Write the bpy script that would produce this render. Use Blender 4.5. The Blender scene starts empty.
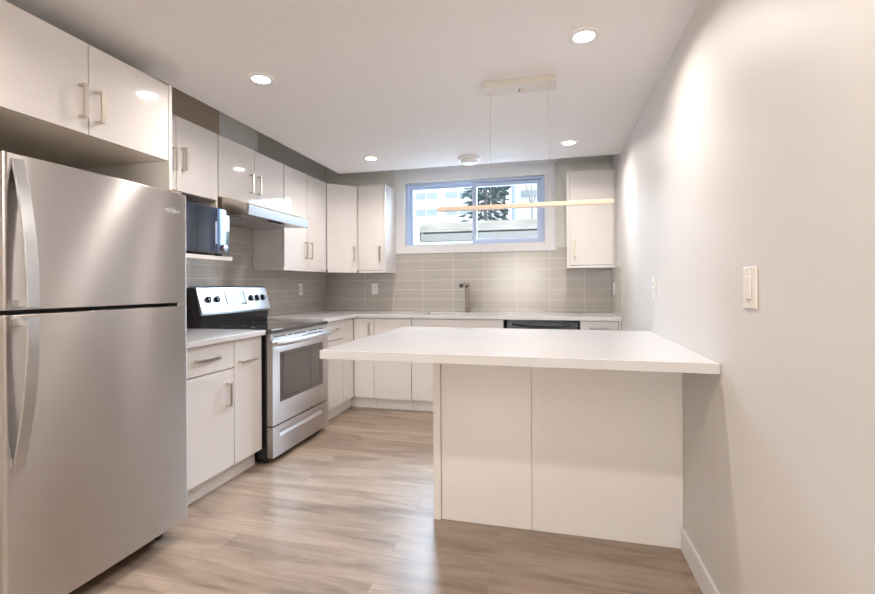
import bpy, bmesh, math, random
from mathutils import Vector, Matrix
random.seed(7)
S = bpy.context.scene
COL = S.collection

# ------------------------------------------------------------------ camera
F_PX, CXP, HYP, YAW, ROLL, CAMH = 448.4, 439.6, 285.6, 0.2449, -0.0046, 1.190
cd = bpy.data.cameras.new('camera')
cam = bpy.data.objects.new('camera', cd); COL.objects.link(cam)
cd.sensor_fit = 'HORIZONTAL'; cd.sensor_width = 36.0
cd.lens = F_PX * 36.0 / 875.0
cd.shift_x = -(CXP - 437.5) / 875.0
cd.shift_y = (HYP - 297.0) / 875.0
cd.clip_start = 0.05; cd.clip_end = 200
cam.matrix_world = (Matrix.Translation((0, 0, CAMH)) @ Matrix.Rotation(YAW, 4, 'Z')
                    @ Matrix.Rotation(math.radians(90), 4, 'X') @ Matrix.Rotation(ROLL, 4, 'Z'))
S.camera = cam

# ------------------------------------------------------------------ world, daylight, exposure
S.view_settings.view_transform = 'Standard'
S.view_settings.look = 'None'
S.view_settings.gamma = 1.0
S.view_settings.use_curve_mapping = False
S.view_settings.exposure = 0.22
w = bpy.data.worlds.new('sky'); S.world = w; w.use_nodes = True
wn = w.node_tree; bg = wn.nodes['Background']
bg.inputs['Color'].default_value = (0.88, 0.94, 1.0, 1)
bg.inputs['Strength'].default_value = 10.5
LAMP_W = 8.3
LAMP_COL = (1.0, 0.915, 0.855)
def area_light(name, loc, rot, sx, sy, power, colr):
    l = bpy.data.lights.new(name, 'AREA'); l.shape = 'RECTANGLE'; l.size = sx; l.size_y = sy
    l.energy = power; l.color = colr
    o = bpy.data.objects.new(name, l); o.location = loc; o.rotation_euler = rot; COL.objects.link(o)
    return o
# daylight through the kitchen window, plus a warm fill lamp added behind the camera
area_light('kitchen_window_daylight', (-0.8, 5.45, 2.85), (math.radians(-58), 0, 0), 1.9, 0.9, 420, (0.66, 0.80, 1.0))
area_light('rear_fill_light', (-0.9, -3.75, 1.45), (math.radians(90), 0, 0), 1.3, 1.0, 92, (1.0, 0.82, 0.66))

# ------------------------------------------------------------------ materials
MATS = {}
def nodes_of(m): return m.node_tree.nodes, m.node_tree.links
def mat(name, colr, rough=0.5, metal=0.0, spec=None, noise=0.0, nscale=30, bump=0.0, bscale=200, coat=0.0, stretch=(1, 1, 1), **kw):
    m = bpy.data.materials.new(name); m.use_nodes = True
    n, l = nodes_of(m); b = n['Principled BSDF']
    b.inputs['Base Color'].default_value = (*colr, 1)
    b.inputs['Roughness'].default_value = rough; b.inputs['Metallic'].default_value = metal
    if spec is not None: b.inputs['Specular IOR Level'].default_value = spec
    if coat: b.inputs['Coat Weight'].default_value = coat; b.inputs['Coat Roughness'].default_value = 0.03
    for k, v in kw.items(): b.inputs[k].default_value = v
    tc = n.new('ShaderNodeTexCoord'); mp = n.new('ShaderNodeMapping'); mp.inputs['Scale'].default_value = stretch
    l.new(tc.outputs['Object'], mp.inputs['Vector'])
    if True:
        t = n.new('ShaderNodeTexNoise'); t.inputs['Scale'].default_value = nscale; t.inputs['Detail'].default_value = 4
        l.new(mp.outputs[0], t.inputs['Vector'])
        r = n.new('ShaderNodeMix'); r.data_type = 'RGBA'
        f = max(noise, 0.005)
        r.inputs[6].default_value = (*[c * (1 - f) for c in colr], 1)
        r.inputs[7].default_value = (*[min(1, c * (1 + f)) for c in colr], 1)
        l.new(t.outputs['Fac'], r.inputs[0]); l.new(r.outputs[2], b.inputs['Base Color'])
    if bump:
        t2 = n.new('ShaderNodeTexNoise'); t2.inputs['Scale'].default_value = bscale; t2.inputs['Detail'].default_value = 3
        l.new(mp.outputs[0], t2.inputs['Vector'])
        bp = n.new('ShaderNodeBump'); bp.inputs['Strength'].default_value = bump; bp.inputs['Distance'].default_value = 0.004
        l.new(t2.outputs['Fac'], bp.inputs['Height']); l.new(bp.outputs[0], b.inputs['Normal'])
    MATS[name] = m
    return m
def emit(name, colr, strength):
    m = mat(name, colr, 0.4); b = m.node_tree.nodes['Principled BSDF']
    b.inputs['Emission Color'].default_value = (*colr, 1); b.inputs['Emission Strength'].default_value = strength
    return m
WALL = mat('painted_wall', (0.64, 0.615, 0.59), 0.5, noise=0.015, nscale=4, bump=0.03, bscale=90)
TAUPE_SHADE = mat('taupe_recess_shade', (0.52, 0.42, 0.32), 0.5, noise=0.02, nscale=6)  # brown holds the shade of the recess in its base colour
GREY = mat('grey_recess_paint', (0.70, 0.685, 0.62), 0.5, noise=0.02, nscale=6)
CHASE = mat('pale_grey_chase', (0.84, 0.82, 0.76), 0.45, noise=0.02, nscale=6)
CEIL = mat('textured_ceiling', (0.79, 0.765, 0.755), 0.75, noise=0.09, nscale=160, bump=0.35, bscale=170)
TRIM = mat('white_trim_paint', (0.78, 0.77, 0.77), 0.35, noise=0.01, nscale=8)
GLOSS = mat('white_gloss_laminate', (0.79, 0.755, 0.735), 0.07, coat=0.5, noise=0.012, nscale=12, stretch=(1, 1, 8))
SATIN = mat('white_satin_laminate', (0.77, 0.735, 0.71), 0.16, noise=0.03, nscale=30, stretch=(8, 8, 0.6))
CARC = mat('cabinet_carcass', (0.70, 0.65, 0.60), 0.4, noise=0.02, nscale=15)
QUARTZ = mat('white_quartz', (0.66, 0.645, 0.65), 0.13, noise=0.02, nscale=60)
NICKEL = mat('brushed_nickel', (0.62, 0.57, 0.50), 0.28, 1.0, noise=0.04, nscale=60)
PANELS = mat('satin_steel_panel', (0.40, 0.415, 0.44), 0.34, 1.0, noise=0.02, nscale=40)
CHROME = mat('polished_chrome', (0.75, 0.75, 0.76), 0.07, 1.0)
FAUCM = mat('faucet_chrome', (0.50, 0.47, 0.43), 0.09, 1.0)
BLACK = mat('black_enamel', (0.012, 0.012, 0.014), 0.22)
BGLASS = mat('black_glass', (0.012, 0.013, 0.016), 0.04, coat=1.0)
COOKG = mat('cooktop_glass', (0.03, 0.032, 0.037), 0.06, coat=1.0)
OVENW = mat('oven_window_glass', (0.07, 0.055, 0.05), 0.05, coat=1.0)
MIRG = mat('mirror_black_glass', (0.17, 0.20, 0.235), 0.05, 0.9, coat=1.0)
DOORG = mat('dark_blue_mirror_glass', (0.09, 0.11, 0.16), 0.04, 0.8, coat=1.0)
DGAP = mat('dark_rubber', (0.03, 0.028, 0.026), 0.6)
PLASTIC = mat('white_plastic', (0.82, 0.80, 0.77), 0.3)
IVORY = mat('ivory_plastic', (0.80, 0.75, 0.68), 0.3)
DISPLAY = mat('pale_display_panel', (0.48, 0.56, 0.64), 0.25)
VINYL = mat('window_vinyl', (0.54, 0.64, 0.84), 0.35)
TIMB = mat('weathered_timber', (0.092, 0.080, 0.066), 0.85, noise=0.7, nscale=5, bump=0.5, bscale=30, stretch=(0.6, 3, 6))
TIMD = mat('dark_timber', (0.062, 0.056, 0.050), 0.8, noise=0.2, nscale=9, stretch=(0.6, 3, 6))
SNOW = mat('snowy_ground', (0.42, 0.42, 0.42), 0.9, noise=0.05, nscale=3)
CONC = mat('pale_concrete', (0.30, 0.30, 0.29), 0.9, noise=0.1, nscale=5)
BLDG = mat('white_render', (0.20, 0.20, 0.20), 0.9, noise=0.02, nscale=2)
BWIN = mat('pale_blue_pane', (0.065, 0.08, 0.095), 0.6)
SPRUCE = mat('spruce_needles', (0.018, 0.032, 0.034), 0.8, noise=0.3, nscale=3)
BARK = mat('bark', (0.05, 0.045, 0.04), 0.9, noise=0.2, nscale=8)
TWIG = mat('pale_twigs', (0.07, 0.07, 0.07), 0.9, noise=0.2, nscale=8)
LAMPM = emit('downlight_diffuser', (1.0, 0.86, 0.72), 9.0)
BARM = mat('champagne_bar', (0.72, 0.58, 0.45), 0.4)

def stainless(name, colr, rough, aniso):
    m = mat(name, colr, rough, 1.0, noise=0.02, nscale=5)
    n, l = nodes_of(m); b = n['Principled BSDF']
    b.inputs['Anisotropic'].default_value = aniso; b.inputs['Anisotropic Rotation'].default_value = 0.25
    tg = n.new('ShaderNodeTangent'); tg.direction_type = 'RADIAL'; tg.axis = 'Z'
    l.new(tg.outputs[0], b.inputs['Tangent'])
    tc = n.new('ShaderNodeTexCoord'); mp = n.new('ShaderNodeMapping'); mp.inputs['Scale'].default_value = (3, 3, 400)
    t = n.new('ShaderNodeTexNoise'); t.inputs['Scale'].default_value = 1.0; t.inputs['Detail'].default_value = 2
    l.new(tc.outputs['Object'], mp.inputs['Vector']); l.new(mp.outputs[0], t.inputs['Vector'])
    mr = n.new('ShaderNodeMapRange'); mr.inputs['To Min'].default_value = rough - 0.03; mr.inputs['To Max'].default_value = rough + 0.05
    l.new(t.outputs['Fac'], mr.inputs['Value']); l.new(mr.outputs[0], b.inputs['Roughness'])
    return m
STEEL = stainless('brushed_stainless', (0.55, 0.52, 0.50), 0.31, 1.0)
STEELB = mat('light_stainless', (0.58, 0.585, 0.60), 0.32, 1.0, noise=0.02, nscale=40)

def brick_mat(name, c1, c2, mortar, bw, bh, offx, offz, plane, ms=0.0028, rough=0.2):
    m = bpy.data.materials.new(name); m.use_nodes = True
    n, l = nodes_of(m); b = n['Principled BSDF']
    tc = n.new('ShaderNodeTexCoord'); sp = n.new('ShaderNodeSeparateXYZ'); cb = n.new('ShaderNodeCombineXYZ')
    l.new(tc.outputs['Object'], sp.inputs[0])
    l.new(sp.outputs[plane[0]], cb.inputs[0]); l.new(sp.outputs[plane[1]], cb.inputs[1])
    mp = n.new('ShaderNodeMapping'); mp.inputs['Location'].default_value = (-offx, -offz, 0)
    l.new(cb.outputs[0], mp.inputs['Vector'])
    br = n.new('ShaderNodeTexBrick'); br.offset = 0.0; br.squash = 1.0
    br.inputs['Scale'].default_value = 1.0; br.inputs['Brick Width'].default_value = bw; br.inputs['Row Height'].default_value = bh
    br.inputs['Mortar Size'].default_value = ms; br.inputs['Mortar Smooth'].default_value = 0.2
    br.inputs['Color1'].default_value = (*c1, 1); br.inputs['Color2'].default_value = (*c2, 1); br.inputs['Mortar'].default_value = (*mortar, 1)
    l.new(mp.outputs[0], br.inputs['Vector']); l.new(br.outputs['Color'], b.inputs['Base Color'])
    bp = n.new('ShaderNodeBump'); bp.invert = True; bp.inputs['Strength'].default_value = 0.3; bp.inputs['Distance'].default_value = 0.002
    l.new(br.outputs['Fac'], bp.inputs['Height']); l.new(bp.outputs[0], b.inputs['Normal'])
    b.inputs['Roughness'].default_value = rough
    return m
TC1, TC2, TMO = (0.46, 0.43, 0.395), (0.49, 0.455, 0.415), (0.66, 0.63, 0.59)
TILE_B = brick_mat('backsplash_tile_rear', TC1, TC2, TMO, 0.332, 0.1035, -1.345 - 0.332 * 10, 0.940 - 1.035, ('X', 'Z'))
TILE_L = brick_mat('backsplash_tile_side', TC1, TC2, TMO, 0.332, 0.1035, 4.643 - 0.332 * 20, 0.940 - 1.035, ('Y', 'Z'))

def floor_mat():
    m = bpy.data.materials.new('vinyl_plank_floor'); m.use_nodes = True
    n, l = nodes_of(m); b = n['Principled BSDF']
    tc = n.new('ShaderNodeTexCoord')
    mp = n.new('ShaderNodeMapping'); mp.inputs['Location'].default_value = (6.35, 5.06, 0)
    l.new(tc.outputs['Object'], mp.inputs['Vector'])
    br = n.new('ShaderNodeTexBrick'); br.offset = 0.37; br.offset_frequency = 2
    br.inputs['Scale'].default_value = 1; br.inputs['Brick Width'].default_value = 1.22; br.inputs['Row Height'].default_value = 0.182
    br.inputs['Mortar Size'].default_value = 0.0012; br.inputs['Mortar Smooth'].default_value = 0.3
    br.inputs['Color1'].default_value = (0, 0, 0, 1); br.inputs['Color2'].default_value = (1, 1, 1, 1); br.inputs['Mortar'].default_value = (0.5, 0.5, 0.5, 1)
    l.new(mp.outputs[0], br.inputs['Vector'])
    # grain: noise stretched along the plank, shifted by plank tone so it breaks at seams
    cx = n.new('ShaderNodeCombineXYZ'); sep = n.new('ShaderNodeSeparateColor')
    l.new(br.outputs['Color'], sep.inputs[0])
    mu = n.new('ShaderNodeMath'); mu.operation = 'MULTIPLY'; mu.inputs[1].default_value = 13.0
    l.new(sep.outputs[0], mu.inputs[0]); l.new(mu.outputs[0], cx.inputs[0]); l.new(mu.outputs[0], cx.inputs[2])
    va = n.new('ShaderNodeVectorMath'); va.operation = 'ADD'
    m2 = n.new('ShaderNodeMapping'); m2.inputs['Scale'].default_value = (0.9, 5.5, 1)
    l.new(tc.outputs['Object'], m2.inputs['Vector']); l.new(m2.outputs[0], va.inputs[0]); l.new(cx.outputs[0], va.inputs[1])
    t = n.new('ShaderNodeTexNoise'); t.inputs['Scale'].default_value = 1.7; t.inputs['Detail'].default_value = 6; t.inputs['Roughness'].default_value = 0.6; t.inputs['Distortion'].default_value = 0.7
    l.new(va.outputs[0], t.inputs['Vector'])
    rp = n.new('ShaderNodeValToRGB'); e = rp.color_ramp.elements
    e[0].position = 0.30; e[0].color = (0.205, 0.152, 0.115, 1); e[1].position = 0.72; e[1].color = (0.47, 0.365, 0.282, 1)
    k = rp.color_ramp.elements.new(0.5); k.color = (0.365, 0.278, 0.212, 1)
    l.new(t.outputs['Fac'], rp.inputs[0])
    m3 = n.new('ShaderNodeMapping'); m3.inputs['Scale'].default_value = (3, 60, 1)
    l.new(tc.outputs['Object'], m3.inputs['Vector'])
    t3 = n.new('ShaderNodeTexNoise'); t3.inputs['Scale'].default_value = 1.5; t3.inputs['Detail'].default_value = 4
    l.new(m3.outputs[0], t3.inputs['Vector'])
    mr = n.new('ShaderNodeMapRange'); mr.inputs['From Min'].default_value = 0.3; mr.inputs['From Max'].default_value = 0.7; mr.inputs['To Min'].default_value = 0.88; mr.inputs['To Max'].default_value = 1.10
    l.new(t3.outputs['Fac'], mr.inputs['Value'])
    mr2 = n.new('ShaderNodeMapRange'); mr2.inputs['To Min'].default_value = 0.87; mr2.inputs['To Max'].default_value = 1.10
    l.new(sep.outputs[0], mr2.inputs['Value'])
    mm = n.new('ShaderNodeMath'); mm.operation = 'MULTIPLY'; l.new(mr.outputs[0], mm.inputs[0]); l.new(mr2.outputs[0], mm.inputs[1])
    sc = n.new('ShaderNodeVectorMath'); sc.operation = 'SCALE'; l.new(rp.outputs[0], sc.inputs[0]); l.new(mm.outputs[0], sc.inputs['Scale'])
    mx = n.new('ShaderNodeMix'); mx.data_type = 'RGBA'; mx.inputs[7].default_value = (0.16, 0.12, 0.095, 1)
    fm = n.new('ShaderNodeMath'); fm.operation = 'MULTIPLY'; fm.inputs[1].default_value = 0.6
    l.new(br.outputs['Fac'], fm.inputs[0]); l.new(fm.outputs[0], mx.inputs[0]); l.new(sc.outputs[0], mx.inputs[6])
    l.new(mx.outputs[2], b.inputs['Base Color'])
    b.inputs['Roughness'].default_value = 0.34
    bp = n.new('ShaderNodeBump'); bp.inputs['Strength'].default_value = 0.08; bp.inputs['Distance'].default_value = 0.002
    l.new(t3.outputs['Fac'], bp.inputs['Height']); l.new(bp.outputs[0], b.inputs['Normal'])
    return m
FLOOR = floor_mat()
def glass_mat():
    m = bpy.data.materials.new('window_glass'); m.use_nodes = True
    n, l = nodes_of(m); n.remove(n['Principled BSDF'])
    o = n['Material Output']; tr = n.new('ShaderNodeBsdfTransparent'); gl = n.new('ShaderNodeBsdfGlossy'); gl.inputs['Roughness'].default_value = 0.02
    tr.inputs['Color'].default_value = (0.94, 0.97, 0.98, 1)
    mx = n.new('ShaderNodeMixShader'); fr = n.new('ShaderNodeFresnel'); fr.inputs['IOR'].default_value = 1.35
    l.new(fr.outputs[0], mx.inputs[0]); l.new(tr.outputs[0], mx.inputs[1]); l.new(gl.outputs[0], mx.inputs[2]); l.new(mx.outputs[0], o.inputs['Surface'])
    return m
GLASS = glass_mat()

# ------------------------------------------------------------------ builders
WL = {}
def link(o, parent=None, loc=None):
    COL.objects.link(o)
    if parent is not None: o.parent = parent
def thing(name, loc, label, cat, group=None):
    o = bpy.data.objects.new(name, None); o.empty_display_size = 0.1; COL.objects.link(o); o.location = loc
    WL[o] = Vector(loc); o['label'] = label; o['category'] = cat
    if group: o['group'] = group
    return o
def mesh(name, bm, m, parent=None, bevel=0.0, smooth=False, loc=None, label=None, cat=None, group=None, kind=None):
    """bm holds world coordinates"""
    org = WL[parent] if parent is not None else Vector(loc or (0, 0, 0))
    bmesh.ops.translate(bm, verts=bm.verts, vec=-org)
    bmesh.ops.recalc_face_normals(bm, faces=bm.faces)
    me = bpy.data.meshes.new(name); bm.to_mesh(me); bm.free()
    mm = m if isinstance(m, (list, tuple)) else [m]
    for q in mm: me.materials.append(q)
    if smooth:
        for p in me.polygons: p.use_smooth = True
    o = bpy.data.objects.new(name, me); COL.objects.link(o)
    if parent is not None: o.parent = parent
    else: o.location = org
    WL[o] = org
    if bevel:
        b = o.modifiers.new('bevel', 'BEVEL'); b.width = bevel; b.segments = 2; b.limit_method = 'ANGLE'; b.angle_limit = math.radians(40)
    if label: o['label'] = label
    if cat: o['category'] = cat
    if group: o['group'] = group
    if kind: o['kind'] = kind
    return o
class Fr:      # wall-aligned frame: a = along, n = outward from plane, z = up
    def __init__(s, O, A, N): s.O = Vector((*O, 0)); s.A = Vector((*A, 0)).normalized(); s.N = Vector((*N, 0)).normalized()
    def p(s, a, n, z): return s.O + s.A * a + s.N * n + Vector((0, 0, z))
WORLD = Fr((0, 0), (1, 0), (0, 1))
def hexa(bm, pts, mi=0):
    v = [bm.verts.new(p) for p in pts]
    for f in ((0, 1, 2, 3), (4, 5, 6, 7), (0, 1, 5, 4), (1, 2, 6, 5), (2, 3, 7, 6), (3, 0, 4, 7)):
        bm.faces.new([v[i] for i in f]).material_index = mi
def fb(bm, F, a0, a1, n0, n1, z0, z1, mi=0):
    hexa(bm, [F.p(a0, n0, z0), F.p(a1, n0, z0), F.p(a1, n1, z0), F.p(a0, n1, z0), F.p(a0, n0, z1), F.p(a1, n0, z1), F.p(a1, n1, z1), F.p(a0, n1, z1)], mi)
def box(*bs, F=WORLD):
    bm = bmesh.new()
    for b in bs: fb(bm, F, *b)
    return bm
def prism(poly, ax, c0, c1, bm=None):
    """poly in the plane normal to axis ax; ax 'Y': (x,z); 'Z': (x,y); 'X': (y,z)"""
    bm = bm or bmesh.new()
    def P(q, c): return {'Y': (q[0], c, q[1]), 'Z': (q[0], q[1], c), 'X': (c, q[0], q[1])}[ax]
    a = [bm.verts.new(P(q, c0)) for q in poly]; b = [bm.verts.new(P(q, c1)) for q in poly]
    bm.faces.new(a); bm.faces.new(b[::-1])
    for i in range(len(poly)):
        j = (i + 1) % len(poly); bm.faces.new((a[i], a[j], b[j], b[i]))
    return bm
def lathe(bm, prof, c, axis=(0, 0, 1), n=32):
    """prof: list (r, h) along the axis from c"""
    ax = Vector(axis).normalized(); u = ax.orthogonal().normalized(); v = ax.cross(u); rings = []
    for r, h in prof:
        rings.append([bm.verts.new(Vector(c) + ax * h + (u * math.cos(2 * math.pi * k / n) + v * math.sin(2 * math.pi * k / n)) * max(r, 1e-4)) for k in range(n)])
    for i in range(len(rings) - 1):
        for k in range(n): bm.faces.new((rings[i][k], rings[i][(k + 1) % n], rings[i + 1][(k + 1) % n], rings[i + 1][k]))
    bm.faces.new(rings[0]); bm.faces.new(rings[-1][::-1])
    return bm
def tube(bm, pts, r, n=8):
    pts = [Vector(p) for p in pts]; rs = r if isinstance(r, (list, tuple)) else [r] * len(pts); rings = []
    for i, p in enumerate(pts):
        t = (pts[min(i + 1, len(pts) - 1)] - pts[max(i - 1, 0)]).normalized(); u = t.orthogonal().normalized()
        if rings and abs(t.z) < 0.99: u = t.cross(Vector((0, 0, 1))).normalized()
        elif abs(t.z) < 0.99: u = t.cross(Vector((0, 0, 1))).normalized()
        v = t.cross(u)
        rings.append([bm.verts.new(p + (u * math.cos(2 * math.pi * k / n) + v * math.sin(2 * math.pi * k / n)) * rs[i]) for k in range(n)])
    for i in range(len(rings) - 1):
        for k in range(n): bm.faces.new((rings[i][k], rings[i][(k + 1) % n], rings[i + 1][(k + 1) % n], rings[i + 1][k]))
    bm.faces.new(rings[0]); bm.faces.new(rings[-1][::-1])
    return bm
def text_mesh(txt, size, F, a, n, z, depth, name, m, parent):
    cu = bpy.data.curves.new(name, 'FONT'); cu.body = txt; cu.size = size; cu.extrude = depth; cu.align_x = 'CENTER'; cu.align_y = 'CENTER'
    o = bpy.data.objects.new(name, cu); COL.objects.link(o)
    me = bpy.data.meshes.new_from_object(o.evaluated_get(bpy.context.evaluated_depsgraph_get()))
    bpy.data.objects.remove(o); bm = bmesh.new(); bm.from_mesh(me); bpy.data.meshes.remove(me)
    for v in bm.verts: v.co = F.p(a + v.co.x, n + v.co.z, z + v.co.y)
    return mesh(name, bm, m, parent)
def structure(name, bm, m, parent=None, bevel=0, label=None):
    return mesh(name, bm, m, parent, bevel, kind='structure' if parent is None else None, label=label)

# ------------------------------------------------------------------ room
XL, XR, YB, YF = -2.50, 0.57, 4.643, -3.3
ZC, ZT = 2.303, 2.62
XC, YC = -2.04, 4.08
WX0, WX1, WZ0, WZ1 = -1.545, -0.065, 1.622, 2.305       # kitchen window opening
structure('floor', box((XL - .15, XR + .15, YF - .15, YB + .25, -.08, 0)), FLOOR)
structure('ceiling', box((XL, XR, YF, 1.94, ZC, ZT), (XC, XR, 1.94, YC, ZC, ZT), (XL - .15, XR + .15, YF - .15, YB + .25, ZT, ZT + .1)), CEIL)
bm = box((XL - .15, XL, YF - .15, YB + .25, 0, ZT))
structure('wall_left', bm, GREY)
structure('wall_right', box((XR, XR + .15, YF - .15, YB + .25, 0, ZT)), WALL)
structure('wall_back', box((XL, WX0, YB, YB + .25, 0, ZT), (WX1, XR, YB, YB + .25, 0, ZT), (WX0, WX1, YB, YB + .25, 0, WZ0), (WX0, WX1, YB, YB + .25, WZ1, ZT)), GREY)
structure('wall_front', box((XL, -1.5, YF - .15, YF, 0, ZC), (-.3, XR, YF - .15, YF, 0, ZC), (-1.5, -.3, YF - .15, YF, 1.9, ZC), (-1.5, -.3, YF - .15, YF, 0, 1.0)), WALL)
structure('trim_1', box((XL + .002, -2.36, 1.95, 2.80, 2.225, ZT - .002)), TAUPE_SHADE)      # boxed-in recess beside the fridge cabinet, its shade painted in as brown
structure('trim_2', box((XL + .002, -2.36, 2.802, 3.24, 2.225, ZT - .002)), CHASE)   # duct chase above the range hood, paler than the grey wall
structure('baseboard_right', box((XR - .014, XR - .0005, YF + .002, 2.203, .001, .108)), TRIM, bevel=.003)
structure('trim_3', box((XL + .0005, XL + .008, 1.93, YB - .009, .9185, 1.80)), TILE_L, label='stacked taupe backsplash tile on the left wall')
structure('trim_4', box((XL + .0005, XR - .009, YB - .008, YB - .0005, .9185, 1.536), (-1.66 + 1.72, XR - .009, YB - .008, YB - .0005, 1.536, 1.57)), TILE_B)
structure('trim_5', box((XR - .008, XR - .0005, 4.02, YB - .001, .9185, 1.36)), TILE_L)

# window_1 : kitchen window
win = bpy.data.objects.new('window_1', None); COL.objects.link(win); win.location = (-.8, YB, WZ0); WL[win] = Vector(win.location); win['kind'] = 'structure'
mesh('window_casing', box((-1.655, WX0, YB - .022, YB - .0005, 1.537, WZ1), (WX1, .035, YB - .022, YB - .0005, 1.537, WZ1),
                          (WX0, WX1, YB - .022, YB - .0005, 1.537, WZ0), (-1.66, .035, YB - .022, YB - .0005, WZ1, 2.41),
                          (-1.665, .055, YB - .026, YB - .0005, 2.41, ZT - .002)), TRIM, win)
fy0, fy1 = YB + .045, YB + .13
def ring(x0, x1, z0, z1, t, y0, y1, tb=None, tt=None):
    tb = tb or t; tt = tt or t
    return ((x0, x0 + t, y0, y1, z0, z1), (x1 - t, x1, y0, y1, z0, z1), (x0 + t, x1 - t, y0, y1, z0, z0 + tb), (x0 + t, x1 - t, y0, y1, z1 - tt, z1))
mesh('window_frame', box(*ring(WX0 + .001, WX1 - .001, WZ0 + .001, WZ1 - .001, .030, fy0 - .01, fy1 + .03, .014, .026),
                         *ring(WX0 + .031, WX1 - .031, WZ0 + .015, WZ1 - .027, .014, fy0 + .02, fy1 + .03, .004, .016)), VINYL, win, .003)
mesh('fixed_pane_frame', box(*ring(WX0 + .045, -.78, WZ0 + .019, WZ1 - .043, .018, fy0 + .045, fy1, .008)), VINYL, win, .002)
mesh('pane', box((WX0 + .06, -.79, fy0 + .065, fy0 + .069, WZ0 + .025, WZ1 - .058)), GLASS, win)
sash = mesh('sliding_sash', box(*ring(-.812, WX1 - .031, WZ0 + .015, WZ1 - .033, .046, fy0 + .004, fy0 + .044, .038, .040)), VINYL, win, .003)
mesh('pane', box((-.768, WX1 - .075, fy0 + .02, fy0 + .024, WZ0 + .05, WZ1 - .07)), GLASS, sash)

# rear_fill_window : unseen window added in the rear wall to let the fill light in
win2 = bpy.data.objects.new('rear_fill_window', None); COL.objects.link(win2); win2.location = (-.9, YF, 1.0); WL[win2] = Vector(win2.location); win2['kind'] = 'structure'
mesh('window_frame', box(*ring(-1.5, -.3, 1.0, 1.9, .06, YF - .1, YF - .02), (-.93, -.87, YF - .1, YF - .02, 1.06, 1.84)), TRIM, win2, .003)
mesh('pane', box((-1.44, -.93, YF - .062, YF - .058, 1.06, 1.84), (-.87, -.36, YF - .062, YF - .058, 1.06, 1.84)), GLASS, win2)

# ------------------------------------------------------------------ downlights
def downlight(x, y, label, group):
    t = thing('ceiling_downlight', (x, y, ZC - .006), label, 'ceiling light', group)
    bm = bmesh.new(); n = 40
    prof = [(.046, 0), (.066, -.001), (.070, .0015), (.070, .0055)]
    rings = [[bm.verts.new((x + r * math.cos(2 * math.pi * k / n), y + r * math.sin(2 * math.pi * k / n), ZC - .006 + h)) for k in range(n)] for r, h in prof]
    for i in range(3):
        for k in range(n): bm.faces.new((rings[i][k], rings[i][(k + 1) % n], rings[i + 1][(k + 1) % n], rings[i + 1][k]))
    mesh('trim_ring', bm, TRIM, t, smooth=True)
    mesh('diffuser', lathe(bmesh.new(), [(.0465, 0), (.0465, .003)], (x, y, ZC - .0055), n=40), LAMPM, t)
    l = bpy.data.lights.new('downlight_lamp', 'AREA'); l.shape = 'DISK'; l.size = .088; l.energy = LAMP_W; l.color = LAMP_COL; l.spread = math.radians(155)
    o = bpy.data.objects.new('downlight_lamp', l); COL.objects.link(o); o.parent = t; o.location = (0, 0, -.003)
    return t
G = 'recessed downlights in the ceiling'
downlight(-1.505, 2.10, 'round recessed downlight in the ceiling nearest the fridge cabinet', G)
downlight(.145, 2.10, 'large-looking recessed downlight near the right wall, in front of the bar pendant', G)
downlight(-1.52, 3.64, 'small recessed downlight above the corner wall cabinets', G)
downlight(.136, 3.64, 'small recessed downlight in front of the wall cabinet right of the window', G)
for y in (.56, -1.0, -2.5):
    downlight(-1.51, y, 'recessed downlight behind the camera on the left', 'downlights behind the camera')
    downlight(.14, y, 'recessed downlight behind the camera on the right', 'downlights behind the camera')

# ------------------------------------------------------------------ handles and cabinet fronts
def pull_v(F, a, z0, z1, parent, m=NICKEL):
    return mesh('handle', box((a - .009, a + .009, .0, .028, z0, z0 + .008), (a - .009, a + .009, .0, .028, z1 - .008, z1), (a - .009, a + .009, .027, .036, z0, z1), F=F), m, parent, .0012)
def pull_h(F, a0, a1, z, parent, m=NICKEL):
    return mesh('handle', box((a0, a0 + .008, 0, .028, z - .009, z + .009), (a1 - .008, a1, 0, .028, z - .009, z + .009), (a0, a1, .027, .036, z - .009, z + .009), F=F), m, parent, .0012)
g = .0018
def front(name, F, a0, a1, z0, z1, parent, m, th=.018):
    return mesh(name, box((a0 + g, a1 - g, -th, 0, z0 + g, z1 - g), F=F), m, parent, .0012)
def carcass(F, a0, a1, nb, z0, z1, parent, m=CARC, name='body'):
    return mesh(name, box((a0, a1, nb, -.0215, z0, z1), F=F), m, parent)

XU, YU = -2.186, 4.303
FL = Fr((XU, 0), (0, 1), (1, 0)); FB = Fr((0, YU), (1, 0), (0, -1))
ZU0, ZU1 = 1.352, 2.222

# --- fridge bridge cabinet (deep)
FX = Fr((-1.88, 0), (0, 1), (1, 0))
t = thing('wall_cabinet', (-2.2, 1.47, 1.825), 'glossy white two-door cabinet above the stainless fridge', 'cabinet')
carcass(FX, 1.04, 1.872, -.618, 1.83, 2.212, t)
for a0, a1, ha in ((1.04, 1.468, 1.432), (1.468, 1.872, 1.506)):
    d = front('door', FX, a0, a1, 1.827, 2.212, t, GLOSS); pull_v(FX, ha, 1.888, 2.025, d)
mesh('side_panel', box((-2.499, -1.878, 1.874, 1.893, .001, 2.215)), SATIN, loc=(-2.2, 1.9, 0), bevel=.001, label='tall white panel between the fridge and the counter run', cat='cabinet panel')
mesh('side_panel', box((-2.499, -1.878, 1.018, 1.038, .001, 2.215)), SATIN, loc=(-2.2, 1.03, 0), bevel=.001, label='tall white panel at the left side of the fridge by the photo edge', cat='cabinet panel')

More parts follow.
